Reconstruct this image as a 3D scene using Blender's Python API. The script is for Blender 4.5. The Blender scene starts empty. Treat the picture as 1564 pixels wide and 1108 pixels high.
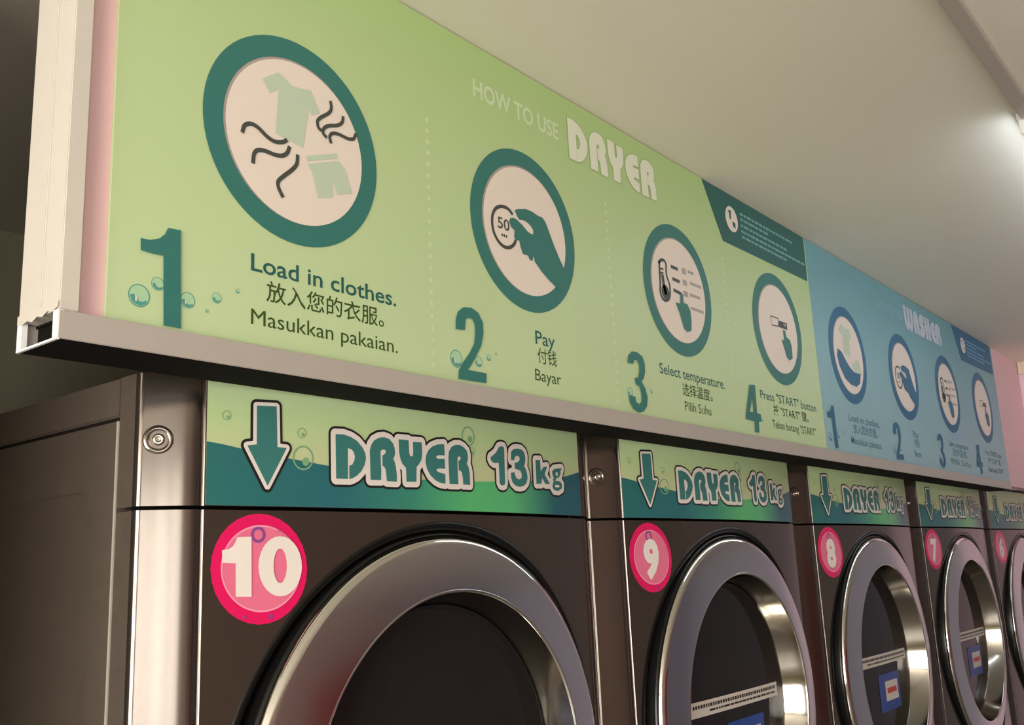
import bpy, bmesh, math, random, json
import numpy as np
from mathutils import Vector, Matrix
from mathutils.geometry import tessellate_polygon
random.seed(4)
S = bpy.context.scene
COL = S.collection
PI = math.pi

# ---------------------------------------------------------------- camera
yaw, pitch, roll = 0.8993, 0.2126, -0.0444
cy_, sy_, cp_, sp_ = math.cos(yaw), math.sin(yaw), math.cos(pitch), math.sin(pitch)
fwd = Vector((sy_*cp_, cy_*cp_, sp_)); rgt = Vector((cy_, -sy_, 0)); up = rgt.cross(fwd)
c_, s_ = math.cos(roll), math.sin(roll)
r2, u2 = c_*rgt + s_*up, -s_*rgt + c_*up
cam = bpy.data.cameras.new('camera'); camo = bpy.data.objects.new('camera', cam); COL.objects.link(camo)
cam.sensor_width = 36; cam.lens = 36*1494.95/1564; cam.clip_start = .02
camo.matrix_world = Matrix(((r2.x, u2.x, -fwd.x, -.8258), (r2.y, u2.y, -fwd.y, -.744), (r2.z, u2.z, -fwd.z, 1.6103), (0, 0, 0, 1)))
S.camera = camo

# ---------------------------------------------------------------- world, lights, exposure
W = bpy.data.worlds.new('world'); S.world = W; W.use_nodes = True
bg = W.node_tree.nodes['Background']; bg.inputs[0].default_value = (.78, .86, 1, 1); bg.inputs[1].default_value = 1.6
S.view_settings.view_transform = 'Standard'; S.view_settings.look = 'None'
S.view_settings.gamma = 1; S.view_settings.use_curve_mapping = False
S.view_settings.exposure = -0.27
def area(name, loc, target, sx, sy, power, col):
    l = bpy.data.lights.new(name, 'AREA'); l.shape = 'RECTANGLE'; l.size = sx; l.size_y = sy; l.energy = power; l.color = col
    o = bpy.data.objects.new(name, l); COL.objects.link(o); o.location = loc
    o.rotation_euler = (Vector(target)-Vector(loc)).to_track_quat('-Z', 'Y').to_euler(); return o
area('daylight_left', (-3.30, -1.30, 1.45), (-2.0, -1.20, 1.50), 2.1, 1.9, 225, (1, .94, .84))
area('daylight_shopfront', (-2.1, -3.40, 1.45), (-2.0, -2.0, 1.50), 1.6, 1.6, 55, (1, .95, .86))

# ---------------------------------------------------------------- materials
def mat(name, col, rough=.5, metal=0., spec=.5, coat=0., emit=None, es=0., noise=0., nscale=30., bump=0., bscale=200., stretch=None, alpha=None):
    m = bpy.data.materials.new(name); m.use_nodes = True; nt = m.node_tree; b = nt.nodes['Principled BSDF']
    b.inputs['Base Color'].default_value = (*col, 1); b.inputs['Roughness'].default_value = rough
    b.inputs['Metallic'].default_value = metal; b.inputs['Specular IOR Level'].default_value = spec
    b.inputs['Coat Weight'].default_value = coat; b.inputs['Coat Roughness'].default_value = .08
    if emit: b.inputs['Emission Color'].default_value = (*emit, 1); b.inputs['Emission Strength'].default_value = es
    if noise or bump:
        tc = nt.nodes.new('ShaderNodeTexCoord'); mp = nt.nodes.new('ShaderNodeMapping'); nt.links.new(tc.outputs['Object'], mp.inputs[0])
        if stretch: mp.inputs['Scale'].default_value = stretch
    if noise:
        n = nt.nodes.new('ShaderNodeTexNoise'); n.inputs['Scale'].default_value = nscale; n.inputs['Detail'].default_value = 4
        nt.links.new(mp.outputs[0], n.inputs['Vector'])
        r = nt.nodes.new('ShaderNodeValToRGB'); nt.links.new(n.outputs['Fac'], r.inputs[0])
        r.color_ramp.elements[0].position = .3; r.color_ramp.elements[1].position = .7
        r.color_ramp.elements[0].color = (*[c*(1-noise) for c in col], 1); r.color_ramp.elements[1].color = (*[min(1, c*(1+noise)) for c in col], 1)
        nt.links.new(r.outputs[0], b.inputs['Base Color'])
    if bump:
        n2 = nt.nodes.new('ShaderNodeTexNoise'); n2.inputs['Scale'].default_value = bscale; nt.links.new(mp.outputs[0], n2.inputs['Vector'])
        bp = nt.nodes.new('ShaderNodeBump'); bp.inputs['Strength'].default_value = bump; bp.inputs['Distance'].default_value = .001
        nt.links.new(n2.outputs['Fac'], bp.inputs['Height']); nt.links.new(bp.outputs[0], b.inputs['Normal'])
    return m
def srgb(r, g, b):
    f = lambda v: (v/255/12.92) if v/255 <= .04045 else ((v/255+.055)/1.055)**2.4
    return (f(r), f(g), f(b))
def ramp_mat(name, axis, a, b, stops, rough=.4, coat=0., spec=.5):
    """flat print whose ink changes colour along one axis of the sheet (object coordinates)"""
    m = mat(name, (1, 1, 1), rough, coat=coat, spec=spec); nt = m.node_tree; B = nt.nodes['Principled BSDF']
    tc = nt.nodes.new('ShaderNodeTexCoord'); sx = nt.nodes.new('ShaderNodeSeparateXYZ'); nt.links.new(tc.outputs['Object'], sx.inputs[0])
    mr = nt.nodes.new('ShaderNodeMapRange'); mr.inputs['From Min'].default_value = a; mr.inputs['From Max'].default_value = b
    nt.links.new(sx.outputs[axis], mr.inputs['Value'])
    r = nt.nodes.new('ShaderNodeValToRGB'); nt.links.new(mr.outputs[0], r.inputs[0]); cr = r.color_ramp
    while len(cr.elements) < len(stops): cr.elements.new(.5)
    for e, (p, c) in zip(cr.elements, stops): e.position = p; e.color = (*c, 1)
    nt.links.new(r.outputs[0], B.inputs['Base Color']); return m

M = {}
M['ceiling'] = mat('ceiling_paint', (.86, .81, .70), .55, spec=.3, noise=.02, nscale=2, bump=.05, bscale=60)
M['wall'] = mat('olive_cream_wall_paint', (.52, .48, .33), .7, noise=.03, nscale=3, bump=.08, bscale=80)
M['wall_front'] = mat('brown_wall_paint', (.40, .27, .25), .6, noise=.05, nscale=3)
M['lilac'] = mat('lilac_reflected_wall', (.44, .42, .50), .6)  # lilac tint stands in for cooler light mirrored in the door rings
M['under'] = mat('painted_ledge_shade', (.006, .005, .004), .9, spec=.15)  # near-black colour paints the shade under and inside the ledge
M['cut'] = mat('bright_cut_edge', (.93, .91, .88), .5)
M['pink_end'] = mat('lilac_pink_wall_paint', (.84, .62, .72), .6, spec=.3, noise=.02, nscale=4)
M['pink'] = mat('pink_wall_paint', (.86, .56, .58), .6, spec=.3, noise=.02, nscale=4, bump=.05, bscale=90)
M['cove'] = mat('cream_cornice_paint', (.75, .62, .48), .6)
M['floor'] = mat('floor_tile', (.26, .24, .21), .25, noise=.08, nscale=5)
M['grout'] = mat('floor_grout', (.14, .13, .12), .8)
M['alu'] = mat('powder_coated_profile', (.46, .41, .37), .38, spec=.45, noise=.02, nscale=40)
M['alu_raw'] = mat('bare_aluminium', (.85, .83, .80), .25, metal=1)
M['steel'] = mat('graphite_steel', (.088, .064, .050), .15, metal=.5, spec=.5, coat=.15, noise=.03, nscale=90, bump=.012, bscale=500)
M['steel_side'] = mat('graphite_steel_side', (.17, .135, .108), .36, metal=.45, spec=.5, noise=.05, nscale=60, bump=.03, bscale=400)
M['corner'] = mat('polished_graphite_corner', (.21, .18, .155), .16, metal=.9, bump=.02, bscale=8, stretch=(1, 1, .25))
M['edge'] = mat('painted_edge_highlight', (.55, .50, .43), .35, metal=.2)  # pale colour paints the highlight along the folded side edge
M['gap'] = mat('shadow_gap_rubber', (.012, .011, .010), .8)
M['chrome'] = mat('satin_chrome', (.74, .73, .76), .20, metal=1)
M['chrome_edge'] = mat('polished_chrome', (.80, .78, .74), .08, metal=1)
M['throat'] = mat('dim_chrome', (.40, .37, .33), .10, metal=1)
M['black'] = mat('gloss_black_plastic', (.006, .006, .006), .22, spec=.4)
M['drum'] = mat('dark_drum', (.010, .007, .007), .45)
M['screw'] = mat('screw_steel', (.6, .57, .5), .2, metal=1)
M['white'] = mat('white_print', srgb(232, 222, 214), .5)
M['wt_tape'] = mat('white_tape', srgb(215, 205, 195), .5)
M['ink'] = mat('black_ink', (.012, .010, .010), .5)
M['teal'] = mat('teal_ink', srgb(58, 122, 118), .45)
M['teal_sign'] = mat('teal_sign_ink', srgb(52, 120, 112), .5)
M['teal_dark'] = mat('dark_teal_ink', srgb(34, 96, 90), .5)
M['dkgreen'] = mat('dark_green_text_ink', srgb(60, 80, 30), .5)
M['greytext'] = mat('grey_print', srgb(70, 75, 70), .5)
M['greylight'] = mat('light_grey_print', srgb(175, 165, 158), .5)
M['shirt'] = mat('pale_mint_ink', srgb(196, 212, 188), .5)
M['iconwhite'] = mat('icon_white', srgb(238, 224, 212), .5)
M['title'] = mat('pale_title_ink', srgb(232, 234, 214), .5)
M['titlethin'] = mat('thin_title_ink', srgb(214, 228, 190), .5)
M['glow'] = mat('title_shadow_ink', srgb(158, 188, 118), .5)
M['dash'] = mat('divider_ink', srgb(212, 225, 176), .5)
M['bubble'] = mat('bubble_ink', srgb(176, 214, 172), .35)
M['bubble_dk'] = mat('bubble_edge_ink', srgb(84, 158, 146), .35)
M['bub_line'] = mat('bubble_line_ink', srgb(130, 175, 130), .4)
M['blue_dk'] = mat('blue_sign_ink', srgb(34, 104, 140), .5)
M['blue_text'] = mat('blue_text_ink', srgb(68, 124, 146), .5)
M['blue_title'] = mat('blue_title_ink', srgb(200, 205, 215), .5)
M['blue_thin'] = mat('blue_thin_ink', srgb(145, 180, 205), .5)
M['banner_text'] = mat('banner_text_ink', srgb(120, 175, 170), .5)
M['navy_text'] = mat('blue_banner_text_ink', srgb(120, 170, 210), .5)
M['pinkrim'] = mat('magenta_sticker', srgb(232, 22, 98), .3, coat=.3)
M['pinkin'] = mat('rose_sticker_centre', srgb(236, 118, 150), .3, coat=.3)
M['pinkring'] = mat('pale_rose_ring', srgb(250, 160, 185), .3)
M['violet'] = mat('violet_bubble_ink', srgb(140, 75, 150), .3)
M['digit'] = mat('sticker_white', srgb(240, 230, 222), .35)
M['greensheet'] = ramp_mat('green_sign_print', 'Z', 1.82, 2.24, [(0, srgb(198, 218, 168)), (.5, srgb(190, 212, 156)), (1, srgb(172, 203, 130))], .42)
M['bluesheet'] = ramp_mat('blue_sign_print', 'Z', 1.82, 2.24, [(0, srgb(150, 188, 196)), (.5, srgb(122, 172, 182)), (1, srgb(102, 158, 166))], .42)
M['labeltop'] = ramp_mat('label_green_print', 'Z', 1.69, 1.80, [(0, srgb(204, 202, 160)), (.35, srgb(200, 208, 160)), (.7, srgb(190, 216, 156)), (1, srgb(202, 224, 180))], .3, coat=.15)
M['labelwave'] = ramp_mat('label_wave_print', 'X', -.313, .263, [(0, srgb(44, 112, 110)), (.25, srgb(44, 108, 118)), (.42, srgb(60, 140, 120)), (.58, srgb(92, 190, 120)), (.72, srgb(92, 186, 124)), (.88, srgb(30, 100, 110)), (1, srgb(22, 92, 110))], .3, coat=.15)
M['stk_blue'] = mat('blue_safety_sticker', srgb(28, 70, 150), .35)
M['stk_red'] = mat('red_print', srgb(205, 60, 60), .35)
M['lamp_tube'] = mat('lit_lamp_tube', (1, 1, 1), .4, emit=(.80, .88, 1), es=15)
M['lamp_body'] = mat('lamp_white_enamel', (.8, .8, .78), .35)
M['post'] = mat('cream_profile_paint', (.66, .61, .54), .4, noise=.02, nscale=40)
M['frame'] = mat('window_frame_white', (.7, .7, .68), .4)
M['red_board'] = mat('red_reflected_board', srgb(150, 20, 25), .5)
def glass_mat():
    m = bpy.data.materials.new('door_glass'); m.use_nodes = True; b = m.node_tree.nodes['Principled BSDF']
    b.inputs['Base Color'].default_value = (.12, .10, .10, 1); b.inputs['Roughness'].default_value = .02
    b.inputs['Transmission Weight'].default_value = .85; b.inputs['IOR'].default_value = 1.24; return m
M['glass'] = glass_mat()
def pane_mat():
    m = bpy.data.materials.new('window_pane_glass'); m.use_nodes = True; nt = m.node_tree
    for n in list(nt.nodes): nt.nodes.remove(n)
    o = nt.nodes.new('ShaderNodeOutputMaterial'); t = nt.nodes.new('ShaderNodeBsdfTransparent'); g = nt.nodes.new('ShaderNodeBsdfGlossy'); g.inputs['Roughness'].default_value = .02
    x = nt.nodes.new('ShaderNodeMixShader'); x.inputs[0].default_value = .08
    nt.links.new(t.outputs[0], x.inputs[1]); nt.links.new(g.outputs[0], x.inputs[2]); nt.links.new(x.outputs[0], o.inputs[0]); return m
M['pane'] = pane_mat()

# ---------------------------------------------------------------- helpers
def link(name, me, parent=None, loc=None, **props):
    o = bpy.data.objects.new(name, me); COL.objects.link(o)
    if parent is not None: o.parent = parent
    if loc is not None: o.location = loc
    for k, v in props.items(): o[k] = v
    return o
def mesh(name, verts, faces, m, smooth=False, uvfix=False):
    me = bpy.data.meshes.new(name); me.from_pydata([tuple(v) for v in verts], [], [tuple(f) for f in faces]); me.materials.append(m)
    if smooth:
        me.polygons.foreach_set('use_smooth', [True]*len(me.polygons))
    me.update(); return me
class MB:
    def __init__(s): s.v = []; s.f = []
    def add(s, v, f):
        n = len(s.v); s.v += [tuple(a) for a in v]; s.f += [tuple(i+n for i in q) for q in f]; return s
    def box(s, x0, x1, y0, y1, z0, z1):
        return s.add([(x0,y0,z0),(x1,y0,z0),(x1,y1,z0),(x0,y1,z0),(x0,y0,z1),(x1,y0,z1),(x1,y1,z1),(x0,y1,z1)],
                     [(0,3,2,1),(4,5,6,7),(0,1,5,4),(1,2,6,5),(2,3,7,6),(3,0,4,7)])
    def build(s, name, m, parent=None, smooth=False, bevel=0, **props):
        me = mesh(name, s.v, s.f, m, smooth)
        if bevel:
            bm = bmesh.new(); bm.from_mesh(me); bmesh.ops.bevel(bm, geom=bm.edges[:], offset=bevel, segments=2, affect='EDGES', clamp_overlap=True); bm.to_mesh(me); bm.free()
        return link(name, me, parent, **props)
def empty(name, loc, label, cat, group=None):
    o = link(name, None, loc=loc, label=label, category=cat)
    if group: o['group'] = group
    return o
def structure(name, mb, m, bevel=0):
    return mb.build(name, m, None, bevel=bevel, kind='structure')
def lathe(cx, cz, prof, n=96, y0=0., warp=None):
    """revolve (radius, y) profile about the y axis through (cx, cz)"""
    v = []; f = []
    for i in range(n):
        a = 2*PI*i/n
        for r, y in prof:
            x = cx+r*math.cos(a); z = cz+r*math.sin(a)
            v.append((x, (warp(x) if warp else 0)+y+y0, z))
    k = len(prof)
    for i in range(n):
        j = (i+1) % n
        for t in range(k-1): f.append((i*k+t, j*k+t, j*k+t+1, i*k+t+1))
    return v, f
KB = .2143
bul = lambda x: KB*x*x
flat = lambda Y: (lambda x: Y)

# --- flat print pieces: lists of 2D outlines filled at a given plane
def fill(polys, yf):
    """tessellate outline(s); first is outer, rest holes"""
    pl = [[Vector((x, z, 0)) for x, z in p] for p in polys]
    tri = tessellate_polygon(pl); pts = [p for q in pl for p in q]
    v = [(p.x, yf(p.x), p.y) for p in pts]; f = []
    for a, b, c in tri:
        A, B, C = pts[a], pts[b], pts[c]
        s = (B.x-A.x)*(C.y-A.y)-(B.y-A.y)*(C.x-A.x)
        f.append((a, b, c) if s > 0 else (a, c, b))
    return v, f
def circle(cx, cz, r, n=48, rz=None): return [(cx+r*math.cos(2*PI*i/n), cz+(rz or r)*math.sin(2*PI*i/n)) for i in range(n)]
def ring(cx, cz, ro, ri, yf, n=64):
    v = []; f = []
    for i in range(n):
        a = 2*PI*i/n
        for r in (ri, ro): x = cx+r*math.cos(a); v.append((x, yf(x), cz+r*math.sin(a)))
    for i in range(n): j = (i+1) % n; f.append((2*i, 2*i+1, 2*j+1, 2*j))
    return v, f
def stroke(pts, w, yf, smooth=True):
    P = [Vector((x, z)) for x, z in pts]
    if smooth and len(P) > 2:
        Q = []
        for i in range(len(P)-1):
            p0, p1, p2, p3 = P[max(i-1, 0)], P[i], P[i+1], P[min(i+2, len(P)-1)]
            for t in (0, .25, .5, .75): Q.append(.5*((2*p1)+(p2-p0)*t+(2*p0-5*p1+4*p2-p3)*t*t+(3*p1-p0-3*p2+p3)*t*t*t))
        P = Q+[P[-1]]
    v = []; f = []
    for i, p in enumerate(P):
        d = (P[min(i+1, len(P)-1)]-P[max(i-1, 0)]).normalized(); n = Vector((-d.y, d.x))*w/2
        e = d*(-w/2 if i == 0 else w/2 if i == len(P)-1 else 0)
        for q in (p-n+e, p+n+e): v.append((q.x, yf(q.x), q.y))
    for i in range(len(P)-1): f.append((2*i, 2*i+2, 2*i+3, 2*i+1))
    return v, f
def sdf_fill(polys, holes, d, cell, yf):
    """fill of the union of outlines grown by d (signed distance field, marching squares)"""
    A = np.array([p for q in polys for p in q]); lo = A.min(0)-abs(d)-2*cell; hi = A.max(0)+abs(d)+2*cell
    nx, nz = [int(math.ceil(v)) for v in (hi-lo)/cell]
    gx, gz = np.meshgrid(lo[0]+cell*np.arange(nx+1), lo[1]+cell*np.arange(nz+1), indexing='ij')
    P = np.stack([gx.ravel(), gz.ravel()], 1)
    def sd(poly):
        q = np.array(poly); best = np.full(len(P), 1e9); ins = np.zeros(len(P), bool)
        b0 = q.min(0)-abs(d)-4*cell; b1 = q.max(0)+abs(d)+4*cell
        sel = np.where((P[:, 0] > b0[0]) & (P[:, 0] < b1[0]) & (P[:, 1] > b0[1]) & (P[:, 1] < b1[1]))[0]; p = P[sel]
        bb = np.full(len(p), 1e9); ii = np.zeros(len(p), bool)
        for i in range(len(q)):
            a = q[i]; b = q[(i+1) % len(q)]; ab = b-a; t = np.clip(((p-a)@ab)/max(ab@ab, 1e-12), 0, 1)
            e = p-a-t[:, None]*ab; bb = np.minimum(bb, (e**2).sum(1))
            c = (a[1] > p[:, 1]) != (b[1] > p[:, 1])
            with np.errstate(divide='ignore', invalid='ignore'): xi = a[0]+(p[:, 1]-a[1])*ab[0]/ab[1]
            ii ^= c & (p[:, 0] < xi)
        best[sel] = np.where(ii, -1, 1)*np.sqrt(bb); return best
    D = np.full(len(P), 1e9)
    for q in polys: D = np.minimum(D, sd(q))
    for h in holes: D = np.maximum(D, -sd(h)) if d <= 0 else D
    D = (D-d).reshape(nx+1, nz+1); I = D < 0
    v = []; f = []
    full = I[:-1, :-1] & I[1:, :-1] & I[1:, 1:] & I[:-1, 1:]; anyc = (I[:-1, :-1] | I[1:, :-1] | I[1:, 1:] | I[:-1, 1:]) & ~full
    for i in range(nx):
        j = 0; X0 = lo[0]+i*cell; row = full[i]
        while j < nz:
            if row[j]:
                k = j
                while k < nz and row[k]: k += 1
                a, b = lo[1]+j*cell, lo[1]+k*cell; n = len(v)
                v += [(X0, yf(X0), a), (X0+cell, yf(X0+cell), a), (X0+cell, yf(X0+cell), b), (X0, yf(X0), b)]; f.append((n, n+1, n+2, n+3)); j = k
            else: j += 1
    for i, j in zip(*np.where(anyc)):
        cs = [(i, j), (i+1, j), (i+1, j+1), (i, j+1)]; poly = []
        for t in range(4):
            (a, b), (c, e) = cs[t], cs[(t+1) % 4]; da, db = D[a, b], D[c, e]
            if da < 0: poly.append((a, b))
            if (da < 0) != (db < 0): s = da/(da-db); poly.append((a+s*(c-a), b+s*(e-b)))
        if len(poly) >= 3:
            n = len(v)
            for a, b in poly: x = lo[0]+a*cell; v.append((x, yf(x), lo[1]+b*cell))
            f.append(tuple(range(n, n+len(poly))))
    return v, f
_tc = {}
def text(body, x0, zb, cap, yf, width=None, bold=0., xc=None):
    """lettering with baseline zb and capital height cap; squeezed to width"""
    key = (body, bold)
    if key not in _tc:
        c = bpy.data.curves.new('tmp', 'FONT'); c.body = body; c.size = 1; c.offset = bold; c.resolution_u = 3
        o = bpy.data.objects.new('tmp', c); COL.objects.link(o); dg = bpy.context.evaluated_depsgraph_get()
        me = bpy.data.meshes.new_from_object(o.evaluated_get(dg)); v = [tuple(p.co) for p in me.vertices]; f = [tuple(p.vertices) for p in me.polygons]
        bpy.data.objects.remove(o); bpy.data.curves.remove(c); bpy.data.meshes.remove(me); _tc[key] = (v, f)
    v, f = _tc[key]; xs = [p[0] for p in v]; a, b = min(xs), max(xs); sz = cap/.73; sx = width/(b-a) if width else sz
    if xc is not None: x0 = xc-(b-a)*sx/2
    out = []
    for p in v: x = x0+(p[0]-a)*sx; out.append((x, yf(x), zb+p[1]*sz))
    ff = []
    for q in f:
        A, B, C = (v[q[i]] for i in (0, 1, 2)); s = (B[0]-A[0])*(C[1]-A[1])-(B[1]-A[1])*(C[0]-A[0])
        ff.append(tuple(q) if s >= 0 else tuple(reversed(q)))
    return out, ff

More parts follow.
